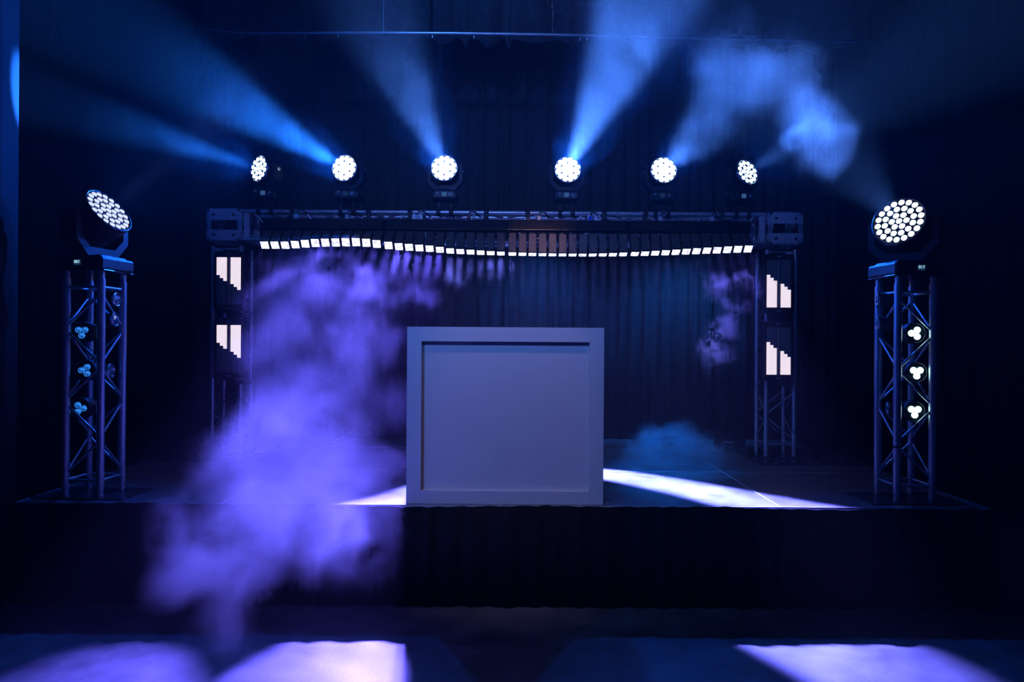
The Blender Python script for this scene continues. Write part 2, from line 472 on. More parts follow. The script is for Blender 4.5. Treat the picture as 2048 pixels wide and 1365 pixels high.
# ------------------------------------------------------------------ moving head lights
def hexpts(n):
    rings = {19: (1, 6, 12), 37: (1, 6, 12, 18)}[n]
    pts = []
    for k, c in enumerate(rings):
        for i in range(c):
            a = 2 * PI * i / c + (PI / 12 if k == 2 else (PI / 18 if k == 3 else 0))
            pts.append((k, a))
    return pts
BLUE = (0.05, 0.25, 1.0)
heads = []
def moving_head(base_px, lens_px, d, ratio, ix, iy, base_z, label, group, big=False, n_lens=19, lens_mat='lens', lr=0.024,
                digits=None, base_xy=None, clamp_z=None, display='display', power=4000, cone=11, spill=600, col=BLUE, rz=0.0):
    n = aim(lens_px[0], lens_px[1], d, ratio, ix, iy)
    lens_p = at(lens_px[0], lens_px[1], d)
    k = 1.40 if big else 1.0
    bx = base_xy[0] if base_xy else at(base_px, 393, d).x
    by = base_xy[1] if base_xy else d
    off = 0.088 * k
    lens_p = at(lens_px[0], lens_px[1], by + n.y * off)
    pz = lens_p.z - n.z * off
    e = empty('moving_head_light', (bx, by, base_z), label, 'stage light', group, rz)
    bh_, bw_ = (0.095, 0.34) if big else (0.085, 0.215)
    bd_ = 0.30 if big else 0.19
    base = MB()
    base.box((0, 0, bh_ * 0.42), (bw_, bd_, bh_ * 0.84), bev=0.012); base.box((0, 0, bh_ * 0.86), (bw_ * 0.82, bd_ * 0.82, bh_ * 0.26), bev=0.01)
    base = base.build('base', M['black'], e)
    fy = -bd_ / 2
    pn = MB().box((0.0, fy - 0.001, bh_ * 0.45), (bw_ * 0.72, 0.004, bh_ * 0.55), bev=0.001).build('control_panel', M['black_gloss'], e)
    sw, sh = (0.052, 0.034) if big else (0.040, 0.036)
    MB().box((-0.002 if not big else 0.0, fy - 0.0045, bh_ * 0.47), (sw, 0.003, sh)).build('display', M['display_dim' if big else display], pn)
    if digits:
        text_mesh('digits', digits, 0.028, M['display_text'], pn, (0.0, fy - 0.0065, bh_ * 0.50))
    bt = MB(); x0 = 0.052 if not big else 0.075
    for dx, dz in ((0, 0), (0.013, 0), (-0.013, 0), (0, 0.013), (0, -0.013)):
        bt.tube((x0 + dx, fy - 0.006, bh_ * 0.47 + dz), (x0 + dx, fy - 0.003, bh_ * 0.47 + dz), 0.0042, 8)
    bt.build('button_pad', M['button'] if not big else M['black_gloss'], pn)
    MB().tube((-0.062, fy - 0.006, bh_ * 0.62), (-0.062, fy - 0.003, bh_ * 0.62), 0.006, 10).build('indicator', M['button'] if not big else M['black_gloss'], pn)
    if clamp_z is not None:
        for sx in (-0.055, 0.055):
            c = MB(); ch = base_z - clamp_z
            c.box((sx, 0, -ch * 0.28), (0.030, 0.05, ch * 0.56), bev=0.004)
            T = Matrix.Translation((sx - 0.0175, GD - by, -ch - 0.0)) @ Matrix.Rotation(PI / 2, 4, 'Y')
            c.lathe([(0.030, 0), (0.034, 0.004), (0.034, 0.031), (0.030, 0.035)], T, 18)
            c.box((sx, (GD - by) / 2, -ch * 0.55), (0.03, 0.03, ch * 0.5), bev=0.003)
            c.tube((sx, -0.01, -ch * 0.5), (sx, -0.05, -ch * 0.5), 0.008, 8)
            c.build('clamp', M['black'], e)
    # yoke turned so that the head can tilt towards n
    pan = math.atan2(n.x, -n.y) if abs(n.x) + abs(n.y) > 1e-3 else 0
    hz = pz - base_z
    Y = Matrix.Rotation(pan - rz, 4, 'Z')
    hw = 0.138 * k
    yk = MB(); t = 0.030 * k
    y0 = bh_ * 0.98
    outer = [(-hw * 0.62, y0), (hw * 0.62, y0), (hw + t * .5, y0 + 0.075 * k), (hw + t * .5, hz + 0.04), (hw + t * .2, hz + 0.055), (hw - t * .5, hz + 0.055), (hw - t * .5, y0 + 0.09 * k), (hw * 0.52, y0 + 0.040 * k),
             (-hw * 0.52, y0 + 0.040 * k), (-hw + t * .5, y0 + 0.09 * k), (-hw + t * .5, hz + 0.055), (-hw - t * .2, hz + 0.055), (-hw - t * .5, hz + 0.04), (-hw - t * .5, y0 + 0.075 * k)]
    # build the U from convex pieces
    def piece(poly): yk.prism(poly, 0.085 * k, Y @ Matrix.Translation((0, -0.0425 * k, 0)))
    piece([outer[0], outer[1], outer[7], outer[8]])
    piece([outer[1], outer[2], outer[6], outer[7]])
    piece([outer[2], outer[3], outer[4], outer[5], outer[6]])
    piece([outer[0], outer[8], outer[9], outer[13]])
    piece([outer[13], outer[9], outer[10], outer[11], outer[12]])
    yk.lathe([(0.07 * k, bh_ * 0.9), (0.075 * k, bh_ * 0.98), (0.06 * k, bh_ * 1.12)], Matrix.Identity(4), 24)
    yk = yk.build('yoke', M['black'], e)
    for sx in (-1, 1):
        kb = MB(); kb.tube(Y @ Vector((sx * (hw + t * .5), 0, hz)), Y @ Vector((sx * (hw + t * .5 + 0.008), 0, hz)), 0.016 * k, 14)
        kb.build('tilt_knob', M['chrome'] if not big else M['black_gloss'], yk)
    R = Matrix.Rotation(-rz, 4, 'Z') @ frame_z(n)
    T = Matrix.Translation((0, 0, hz)) @ R
    hd = MB()
    hd.lathe([(0.03 * k, -0.125 * k), (0.075 * k, -0.118 * k), (0.098 * k, -0.085 * k), (0.104 * k, -0.03 * k), (0.112 * k, 0.0), (0.117 * k, 0.03 * k), (0.117 * k, 0.082 * k), (0.112 * k, 0.088 * k), (0.108 * k, 0.078 * k)], T, 40)
    for q in range(7):
        zz = -0.11 * k + q * 0.012 * k
        rr = 0.080 * k + 0.022 * k * math.sin((q + 1) / 8 * PI / 2)
        hd.lathe([(rr, zz), (rr + 0.004 * k, zz + 0.002 * k), (rr + 0.004 * k, zz + 0.005 * k), (rr, zz + 0.007 * k)], T, 32)
    hd = hd.build('head', M['black'], e)
    MB().lathe([(0.1165 * k, 0.074 * k), (0.1195 * k, 0.077 * k), (0.1195 * k, 0.088 * k), (0.113 * k, 0.091 * k), (0.109 * k, 0.086 * k)], T, 48).build('front_ring', M['chrome'] if not big else M['black_gloss'], hd)
    MB().lathe([(0.0, 0.0755 * k), (0.109 * k, 0.0755 * k), (0.109 * k, 0.079 * k), (0.0, 0.079 * k)], T, 40).build('lens_mask', M['mask_bloom'] if not big else M['black_gloss'], hd)
    rings = [0, 0.0435, 0.0845] if n_lens == 19 else [0, 0.0315, 0.062, 0.0925]
    proto = None
    for (kk, a) in hexpts(n_lens):
        c = T @ Vector((rings[kk] * k * math.cos(a), rings[kk] * k * math.sin(a), 0.079 * k))
        if proto is None:
            q = MB(); q.lathe([(lr * k, 0.0), (lr * k * 0.98, 0.004 * k), (lr * k * 0.8, 0.010 * k), (lr * k * 0.45, 0.0145 * k), (0.0005, 0.016 * k)], R, 16)
            proto = q.build('lens', M[lens_mat], hd); o = proto
        else:
            o = proto.copy(); COL.objects.link(o); o.parent = hd
        o.location = c
    # the beam lamp itself, plus a wide one added for the halo around it
    w = Vector((bx, by, base_z)) + Matrix.Rotation(rz, 4, 'Z') @ (T @ Vector((0, 0, 0.10 * k)))
    dirw = n
    for nm, pw, cn, bl, rad in (('beam_lamp', power, cone, 0.55, 0.05), ('spill_lamp', spill, 150, 1.0, 0.05)):
        if pw <= 0: continue
        l = bpy.data.lights.new(nm, 'SPOT'); l.energy = pw; l.color = col if nm == 'beam_lamp' else (0.004, 0.10, 1.0); l.spot_size = math.radians(cn); l.spot_blend = bl; l.shadow_soft_size = rad
        o = bpy.data.objects.new(nm, l); COL.objects.link(o)
        o.location = w; o.rotation_euler = dirw.to_track_quat('-Z', 'Y').to_euler()
    heads.append((w, dirw))
    return e

HZ = 2.852; CT = ZT
HG = 'moving head lights along the goalpost crossbar'
hl = 'moving head light on the crossbar, '
MHD = 6.24
specs = [
    (534, (522, 337), 0.56, -0.96, -0.235, 'display', 'lens', 0.0205, 10000, 16, 'leftmost of six, turned far to the left'),
    (697, (692, 336), 0.86, -0.88, -0.48, 'display_dim', 'lens_bright', 0.0272, 22000, 15, 'second of six from the left, turned slightly left'),
    (891, (888, 336), 0.93, -0.42, -0.90, 'display', 'lens_bright', 0.0272, 9000, 14, 'third of six from the left, above the booth'),
    (1132, (1135, 339), 0.93, 0.42, -0.90, 'display', 'lens_bright', 0.0272, 15000, 14, 'fourth of six from the left, above the booth'),
    (1321, (1328, 340), 0.90, 0.72, -0.70, 'display_dim', 'lens_bright', 0.0272, 5000, 30, 'second of six from the right, turned slightly right'),
    (1481, (1487, 344), 0.64, 0.86, -0.50, 'display', 'lens', 0.0205, 5000, 30, 'rightmost of six, turned far to the right')]
for bp, lp, rt, ix, iy, dsp, lm, lr, pw, cone, w in specs:
    moving_head(bp, lp, MHD, rt, ix, iy, HZ, hl + w, HG, lens_mat=lm, lr=lr, clamp_z=CT, display=dsp, power=pw, cone=cone, col=(0.015, 0.17, 1.0) if bp < 800 else (0.07, 0.24, 1.0))
tz = STZ + TH + 0.018
moving_head(0, (217, 421), 4.60, 0.46, 0.68, -0.73, tz, 'large moving head light standing on the left truss tower, tilted up to the right', 'large moving head lights on the towers', True, 37, 'lens_big', 0.0150,
            '001', (cL.x, cL.y), None, power=1600, cone=16, spill=150, col=(0.10, 0.20, 1.0), rz=math.radians(-10))
moving_head(0, (1803, 442), 4.55, 0.84, -0.60, -0.80, tz, 'large moving head light on the right truss tower, round lens grid facing forward', 'large moving head lights on the towers', True, 37, 'lens_bright', 0.0150,
            '017', (cR.x, cR.y), None, power=3000, cone=30, spill=25, col=(0.08, 0.24, 1.0), rz=math.radians(6))

# ------------------------------------------------------------------ small par lights inside the towers
def par(loc, n, rot, lens_mat, label, group, r=0.068, ledr=0.0205):
    e = empty('par_light', loc, label, 'stage light', group)
    R = frame_z(n)
    MB().lathe([(0.035, -0.115), (0.055, -0.110), (0.066, -0.07), (r, -0.02), (r, 0.012), (r - 0.006, 0.014), (r - 0.008, 0.0)], R, 30).build('body', M['black'], e)
    MB().lathe([(0.0, -0.004), (r - 0.008, -0.004), (r - 0.008, 0.0), (0.0, 0.0)], R, 30).build('face', M['black_gloss'], e)
    proto = None
    for i in range(3):
        a = rot + i * 2 * PI / 3
        c = Vector((0.0245 * math.cos(a), 0, -0.0245 * math.sin(a)))
        # offsets given as seen from the front: image x to the right, image y down
        if abs(n.y) < 0.5: c = Vector((0, c.x, c.z))
        if proto is None:
            proto = MB().lathe([(ledr, 0.0), (ledr, 0.006), (ledr * 0.8, 0.013), (ledr * 0.4, 0.017), (0.0004, 0.018)], R, 20).build('lens', M[lens_mat], e); o = proto
        else:
            o = proto.copy(); COL.objects.link(o); o.parent = e
        o.location = c + n.normalized() * 0.001
    for sx in (-1, 1):
        MB().tube((sx * (r - 0.004), 0, 0), (sx * (r + 0.012), 0, 0), 0.010, 10).build('tilt_knob', M['black'], e)
    return e
place = ['top', 'middle', 'lowest']
PD = 4.60
front = Vector((0.0, -1, 0.0))
for i, (px, py, rot) in enumerate(((164, 664, math.radians(-150)), (171, 741, math.radians(-60)), (160, 817, math.radians(0)))):
    par(at(px, py, PD), Vector((0.03, -1, 0)), rot, 'lens_cyan', 'black par light with three cyan lenses, %s of three in the left tower' % place[i], 'front par lights in the left tower')
for i, (px, py, rot) in enumerate(((1830, 667, math.radians(-60)), (1833, 745, math.radians(-30 - 120)), (1829, 823, math.radians(-150)))):
    par(at(px, py, PD), Vector((-0.03, -1, 0)), rot, 'lens_white', 'black par light with three glowing white lenses, %s of three in the right tower' % place[i], 'front par lights in the right tower')
def side_par(loc, n, label, group, r=0.043):
    e = empty('side_par_light', loc, label, 'stage light', group)
    R = frame_z(n)
    MB().lathe([(0.03, -0.10), (0.045, -0.095), (r, -0.03), (r, 0.0)], R, 28).build('body', M['black'], e)
    MB().lathe([(r, -0.006), (r + 0.006, -0.004), (r + 0.006, 0.010), (r - 0.004, 0.012), (r - 0.006, 0.002)], R, 30).build('rim', M['chrome'], e)
    MB().lathe([(r - 0.006, 0.0), (r * 0.7, 0.010), (r * 0.3, 0.016), (0.0005, 0.018)], R, 8, smooth=False).build('lens', M['glass'], e)
    return e
for i, (px, py, w) in enumerate(((231, 600, 'upper'), (228, 640, 'middle'), (220, 742, 'lowest'))):
    p = at(px, py, cL.y + 0.02)
    side_par(Vector((p.x, p.y, p.z)), Vector((1, 0.06, 0.05)).normalized(), '%s unlit side par light in the left tower, clear lens facing the stage' % w, 'side par lights in the left tower')
for i, (px, py, w) in enumerate(((1757, 600, 'upper'), (1757, 648, 'middle'), (1776, 818, 'lowest'))):
    p = at(px, py, cR.y + 0.03)
    side_par(Vector((p.x, p.y, p.z)), Vector((-1, 0.40, 0.0)).normalized(), '%s unlit side par light in the right tower, rim facing the stage' % w, 'side par lights in the right tower')

# ------------------------------------------------------------------ strobe panels on the uprights
LW, LH = 0.203, 0.402
HALF = 0.0845
M['led_on'] = led_mat('lit_led_dots', True, HALF / 12, LH / 64)
M['led_off'] = led_mat('dark_led_dots', False, HALF / 12, LH / 64)
def strobe(px, py, lit, from_top, label, group):
    c = at(px, py, 6.06)
    e = empty('strobe_panel', (c.x, 6.06, c.z), label, 'strobe light', group)
    b_ = MB(); b_.box((0, 0.045, 0), (0.262, 0.09, LH + 0.10), bev=0.006)
    b_.box((0, 0.04, LH / 2 + 0.050), (0.12, 0.07, 0.035), bev=0.008); b_.box((0, 0.04, -LH / 2 - 0.050), (0.12, 0.07, 0.035), bev=0.008)
    b_.build('housing', M['black'], e)
    for sx in (-1, 1):
        br = MB()
        br.box((sx * 0.136, 0.05, 0), (0.010, 0.05, LH * 0.72), bev=0.002)
        br.tube((sx * 0.133, 0.05, 0.0), (sx * 0.152, 0.05, 0.0), 0.016, 12)
        br.build('bracket', M['black'], e)
    cl = MB(); cl.box((0.06, 0.105, -LH / 2 - 0.085), (0.18, 0.05, 0.04), bev=0.004); cl.build('clamp', M['black'], e)
    on = MB(); off = MB()
    bw_ = HALF / 3; bh_ = LH / 16
    for h, x0 in ((0, -LW / 2), (1, LW / 2 - HALF)):
        for k in range(3):
            nlit = lit[h * 3 + k]
            xa = x0 + bw_ * k; zt = LH / 2
            if from_top: z_on = (zt - bh_ * nlit, zt); z_off = (-zt, zt - bh_ * nlit)
            else: z_on = (-zt, -zt + bh_ * nlit); z_off = (-zt + bh_ * nlit, zt)
            for bb, (za, zb) in ((on, z_on), (off, z_off)):
                bb.box((xa + bw_ / 2, -0.002, (za + zb) / 2), (bw_, 0.006, zb - za))
    tag(on.build('lit_pixels', M['led_on'], e), 'glowing staircase of white pixels')
    tag(off.build('dark_pixels', M['led_off'], e), 'unlit part of the pixel grid')
    MB().box((0, -0.002, 0), (0.020, 0.010, LH), bev=0.003).build('strobe_tube', M['strip'], e)
    for sz in (1, -1):
        mk = MB(); rnd = random.Random(int(px + py) + sz)
        for i in range(5):
            mk.box((-0.016 + i * 0.0085, -0.001, sz * (LH / 2 + 0.030)), (0.0055, 0.002, rnd.choice((0.006, 0.008, 0.009))))
            mk.box((-0.016 + i * 0.0085, -0.0012, sz * (LH / 2 + 0.030) + 0.002), (0.0075, 0.002, 0.002))
        mk.build('printed_mark', M['mark'], e)
    return e
strobe(457.5, 562.5, (6, 7, 8, 9, 10, 11), True, 'upper strobe panel on the left upright, white pixels lit in its upper half', 'strobe panels')
strobe(457.5, 698, (6, 7, 8, 9, 10, 11), True, 'lower strobe panel on the left upright, white pixels lit in its upper half', 'strobe panels')
strobe(1557.5, 568, (11, 10, 9, 8, 7, 6), False, 'upper strobe panel on the right upright, white pixels lit in its lower half', 'strobe panels')
strobe(1557, 702.5, (11, 10, 9, 8, 7, 6), False, 'lower strobe panel on the right upright, white pixels lit in its lower half', 'strobe panels')

# ------------------------------------------------------------------ row of tilting LED cells
def phi(x):
    P = [(-2.2, 47.5), (-1.85, 48), (-1.6, 56), (-1.25, 59), (-1.1, 53), (-0.95, 46), (-0.7, 40), (-0.5, 30), (0.0, 17), (0.3, 13), (0.6, 12.5), (0.85, 17), (1.2, 27), (1.5, 36), (1.8, 43), (2.1, 48)]
    for (a, p), (b_, q) in zip(P, P[1:]):
        if a <= x <= b_: return p + (q - p) * (x - a) / (b_ - a)
    return P[0][1] if x < P[0][0] else P[-1][1]
BARD, PIVZ = 6.00, 2.522
X0, X1 = -2.085, 1.985
FW = (X1 - X0) / 4
lamp_n = 0
where = ['leftmost black bar of twelve lit cells under the crossbar, over the thick smoke',
         'second black bar of twelve lit cells from the left under the crossbar',
         'third black bar of lit cells from the left, cells pointing almost straight down',
         'rightmost black bar of twelve lit cells under the crossbar, by the right upright']
VIOLET = (0.13, 0.105, 1.0)
for fi in range(4):
    xc = X0 + FW * (fi + 0.5)
    e = empty('led_bar', (xc, BARD, PIVZ), where[fi], 'stage light', 'tilting LED bars under the crossbar')
    MB().box((0, 0.01, 0.075), (FW - 0.012, 0.13, 0.085), bev=0.006).build('housing', M['dull_black'], e)
    MB().box((0, -0.058, 0.036), (FW - 0.012, 0.008, 0.006)).build('front_lip', M['black_gloss'], e)
    for sx in (-0.33, 0.33):
        c = MB(); c.box((sx, 0.10, 0.13), (0.035, 0.17, 0.035), bev=0.003); c.box((sx, 0.185, 0.17), (0.035, 0.03, 0.09), bev=0.003)
        T = Matrix.Translation((sx - 0.02, GD - BARD, ZT - PIVZ)) @ Matrix.Rotation(PI / 2, 4, 'Y')
        c.lathe([(0.029, 0), (0.033, 0.004), (0.033, 0.036), (0.029, 0.04)], T, 18)
        c.build('clamp', M['black'], e)
    for sx, mm in ((-0.24, 'grey_plug'), (0.19, ('grey_plug', 'red_rope', 'blue_plug', 'grey_plug')[fi])):
        c = MB(); c.box((sx, -0.02, 0.138), (0.030, 0.03, 0.042), bev=0.005)
        pl = c.build('power_plug', M[mm], e)
        MB().path([(sx, -0.02, 0.158), (sx + 0.01, -0.015, 0.19), (sx + 0.05, 0.04, 0.20), (sx + 0.09, 0.14, 0.17)], 0.005, 6).build('cable', M['rubber'], pl)
    pitch = (FW - 0.012) / 12
    for i in range(12):
        x = -pitch * 5.5 + pitch * i
        f = math.radians(phi(xc + x))
        R = Matrix.Rotation(-f, 3, 'X')                 # hangs down at 0, swings towards the audience
        R4 = Matrix.Translation((x, 0, 0)) @ R.to_4x4()
        cw = 0.066
        h = MB(); h.box(R4 @ Vector((0, 0, -0.085)), (cw, 0.078, 0.165), R, bev=0.004)
        cell = h.build('cell', M['head_panel'], e)
        sd = MB()
        sd.tube(R4 @ Vector((-cw / 2 - 0.005, 0, -0.09)), R4 @ Vector((cw / 2 + 0.005, 0, -0.09)), 0.006, 8)
        sd.box(R4 @ Vector((0, 0.0, -0.003)), (cw * 0.55, 0.05, 0.03), R)
        sd.build('pivot', M['black'], cell)
        # square lens with a shallow rim
        l = MB(); l.box(R4 @ Vector((0, 0, -0.1705)), (cw - 0.002, 0.074, 0.007), R, bev=0.003)
        l.build('lens', M['lens_cell'], cell)
        MB().box(R4 @ Vector((0, -0.0385, -0.170)), (cw, 0.003, 0.012), R).build('lens_rim', M['black_gloss'], cell)
        if True:
            xm = x
            f2 = math.radians(phi(xc + xm))
            d2 = Vector((0, -math.sin(f2), -math.cos(f2)))
            lp = Vector((xc + xm, BARD, PIVZ)) + d2 * 0.185
            lm = bpy.data.lights.new('cell_lamp', 'SPOT'); lm.energy = 850 if xc + xm < -1.15 else (3000 if xc + xm < -0.45 else (2200 if xc + xm < 1.45 else 1600)); lm.color = VIOLET if xc + xm < -0.6 else ((0.155, 0.175, 1.0) if xc + xm < 1.55 else (0.14, 0.14, 1.0))
            lm.spot_size = math.radians(16); lm.spot_blend = 0.5; lm.shadow_soft_size = 0.03
            o = bpy.data.objects.new('cell_lamp', lm); COL.objects.link(o)
            o.location = lp; o.rotation_euler = d2.to_track_quat('-Z', 'Y').to_euler()

# ------------------------------------------------------------------ drapes
b = MB(); pleated(b, -3.4, 3.4, 7.55, STZ + 0.01, 5.6, 0.165, 0.022, 3)
tag(b.build('backdrop_curtain', M['velvet_back']), 'dark pleated backdrop curtain hanging across the back of the stage', 'curtain')
# side leg curtains: the left one catches the far left moving head's light on its edge
b = MB()
E0 = at(39, 180, 4.62); E1 = at(-40, 180, 3.75)
n = 24; fr_ = []; bk = []
for zi in range(2):
    for i in range(n + 1):
        t = i / n
        p = E0.lerp(E1, t)
        w_ = 0.016 * math.sin(i * 1.25) * min(1, max(0, i - 8) / 4)
        dx_ = -0.006 if zi == 0 else 0.0
        z = 0.01 if zi == 0 else 6.2
        fr_.append((p.x + w_ + dx_, p.y, z)); bk.append((p.x - 0.015 + w_ + dx_, p.y, z))
W = n + 1; o = len(fr_); fs = []
for i in range(n):
    fs.append((i, i + 1, i + 1 + W, i + W)); fs.append((o + i, o + i + W, o + i + 1 + W, o + i + 1))
    fs.append((i, o + i, o + i + 1, i + 1)); fs.append((W + i, W + i + 1, o + W + i + 1, o + W + i))
fs.append((0, W, o + W, o)); fs.append((n, o + n, o + W + n, W + n))
b.add(fr_ + bk, fs, True)
tag(b.build('leg_curtain', M['velvet']), 'dark side curtain at the far left edge catching a blue sliver of light', 'curtain')
b = MB(); pleated(b, -6.6, -3.95, 6.9, 0.01, 6.2, 0.2, 0.03, 8)
tag(b.build('masking_curtain', M['velvet']), 'black masking curtain in the dark behind the left truss tower', 'curtain', 'black side masking curtains')
b = MB(); pleated(b, 3.45, 6.6, 6.9, 0.01, 6.2, 0.2, 0.03, 9)
tag(b.build('masking_curtain', M['velvet']), 'black masking curtain in the dark behind the right truss tower', 'curtain', 'black side masking curtains')

# curtain track, bent at its left end
TD = 6.85
pts = [(408, 56), (425, 58.5), (445, 62), (465, 64.5), (500, 65.5), (700, 65.8), (900, 67), (1100, 69.5), (1300, 74), (1500, 79), (1600, 81.5), (1710, 84.5)]
P3 = [at(x, y, TD) for x, y in pts]
e = empty('curtain_track', P3[6], 'long thin metal curtain pipe hung high above the stage, bent at its left end', 'curtain track')
MB().path([p - P3[6] for p in P3], 0.016, 12).build('pipe', M['alu'], e)
MB().path([p - P3[6] + Vector((0, 0.03, 0.014)) for p in P3], 0.007, 8).build('track_rail', M['alu'], e)
for hx, hy in ((567, 66), (767, 66.5), (1105, 70), (1340, 75), (1462, 78)):
    p = at(hx, hy, TD) - P3[6]
    MB().tube(p, Vector((p.x, p.y, 6.9 - P3[6].z)), 0.0022, 6).build('hanging_wire', M['alu_plate'], e)
for hx, hy in ((483, 66), (610, 66), (676, 66), (865, 67), (948, 68), (1160, 71.5), (1174, 72), (1250, 73), (1310, 75)):
    p = at(hx, hy, TD) - P3[6]
    MB().box((p.x, p.y, p.z - 0.030), (0.010, 0.012, 0.030)).build('runner', M['alu_plate'], e)

# border cloths with ragged scalloped lower edges
def border(outline, d, name_label, seed):
    """outline: pixel points of the lower edge, left to right"""
    b_ = MB(); th = 0.012
    fine = []
    for (xa, ya), (xb, yb) in zip(outline, outline[1:]):
        n = max(2, int((xb - xa) / 6))
        for i in range(n):
            t = i / n; t2 = t * t * (3 - 2 * t); fine.append((xa + (xb - xa) * t, ya + (yb - ya) * t2))
    fine.append(outline[-1])
    f_ = []; k_ = []
    for zi in (0, 1):
        for (x, y) in fine:
            p = at(x, y, d); q = p.x * 26 + seed
            yy = d + 0.010 * math.sin(q) + 0.006 * math.sin(q * 0.43)
            z = p.z if zi == 0 else 6.3
            f_.append((p.x, yy, z)); k_.append((p.x, yy + th, z))
    W = len(fine); o = len(f_); fs = []
    for i in range(W - 1):
        fs.append((i, i + 1, i + 1 + W, i + W)); fs.append((o + i, o + i + W, o + i + 1 + W, o + i + 1))
        fs.append((i, o + i, o + i + 1, i + 1)); fs.append((W + i, W + i + 1, o + W + i + 1, o + W + i))
    fs.append((0, W, o + W, o)); fs.append((W - 1, o + W - 1, o + 2 * W - 1, 2 * W - 1))
    b_.add(f_ + k_, fs, True)
    return tag(b_.build('border_curtain', M['border']), name_label, 'border curtain', 'scalloped border cloths')
border([(400, 62), (408, 88), (420, 76), (450, 84), (470, 82), (500, 73), (530, 86), (550, 80), (572, 74), (600, 88), (624, 76)], 7.05, 'dark border cloth with a wavy lower edge above the stage, the leftmost length', 0)
border([(626, 74), (650, 84), (680, 76), (720, 86), (760, 78), (810, 86), (862, 76)], 7.18, 'dark border cloth above the stage, second length from the left behind the thin upward beam', 2)
border([(865, 74), (872, 82), (884, 90), (898, 86), (912, 73), (924, 80), (932, 99), (940, 76), (954, 78), (972, 94), (980, 96), (994, 86), (1010, 74), (1018, 100), (1024, 78), (1045, 82), (1080, 88), (1110, 79), (1126, 82), (1141, 94), (1155, 82), (1235, 78)], 7.05, 'dark border cloth with pointed scallops above the stage, middle length over the booth', 4)
border([(1238, 78), (1262, 92), (1290, 84), (1330, 98), (1370, 86), (1430, 96), (1520, 88), (1560, 99), (1590, 92), (1612, 104), (1640, 109), (1660, 100), (1680, 94), (1704, 108), (1740, 96), (1800, 100)], 7.12, 'dark border cloth above the stage, rightmost length ending behind the right smoke', 6)
q = [at(x, y, 6.7) for x, y in ((1098, -6), (1095, 8), (1101, 13), (1106, 8), (1104, -2), (1103, 12), (1107, 24), (1106, 42))]
tag(MB().path(q, 0.006, 6).build('hanging_rope', M['red_rope']), 'thin reddish rope end dangling from above, over the middle of the pipe', 'rope')

# ------------------------------------------------------------------ fog machine behind the stage at the right
p = at(1466, 905, 6.62)
e = empty('fog_machine', (p.x, 6.62, STZ), 'small black fog machine with carrying handle, left of the right upright', 'fog machine')
MB().box((0.0, 0.12, 0.11), (0.20, 0.34, 0.20), bev=0.012).build('body', M['black'], e)
MB().path([(-0.075, 0.05, 0.20), (-0.075, 0.05, 0.27), (-0.06, 0.05, 0.30), (-0.035, 0.05, 0.31), (-0.012, 0.05, 0.30), (0.0, 0.05, 0.27), (0.0, 0.05, 0.20)], 0.007, 8).build('handle', M['rubber'], e)
MB().tube((0.05, -0.05, 0.16), (0.05, -0.085, 0.16), 0.022, 14, 0.016).build('nozzle', M['steel_plate'], e)
MB().path([(-0.10, -0.056, 0.095), (-0.085, -0.058, 0.118), (-0.07, -0.058, 0.112), (-0.06, -0.058, 0.105), (-0.03, -0.056, 0.108), (-0.01, -0.056, 0.104)], 0.004, 6).build('white_mark', M['mark'], e)
for sx in (-1, 1):
    for yy in (0.0, 0.24): MB().tube((sx * 0.08, yy, 0), (sx * 0.08, yy, 0.012), 0.012, 8).build('foot', M['rubber'], e)
# tape scraps and small marks on the floor
for (px, py, w, h, lab) in ((1216, 1007.5, 0.022, 0.010, 'tiny pale tape scrap on the stage just right of the booth foot'),):
    u, v = unroll(px, py); d = (CAMZ - STZ) / v
    MBo = MB().box((u * d, d, STZ + 0.001), (w, h, 0.002)); tag(MBo.build('tape_scrap', M['mark']), lab, 'tape')

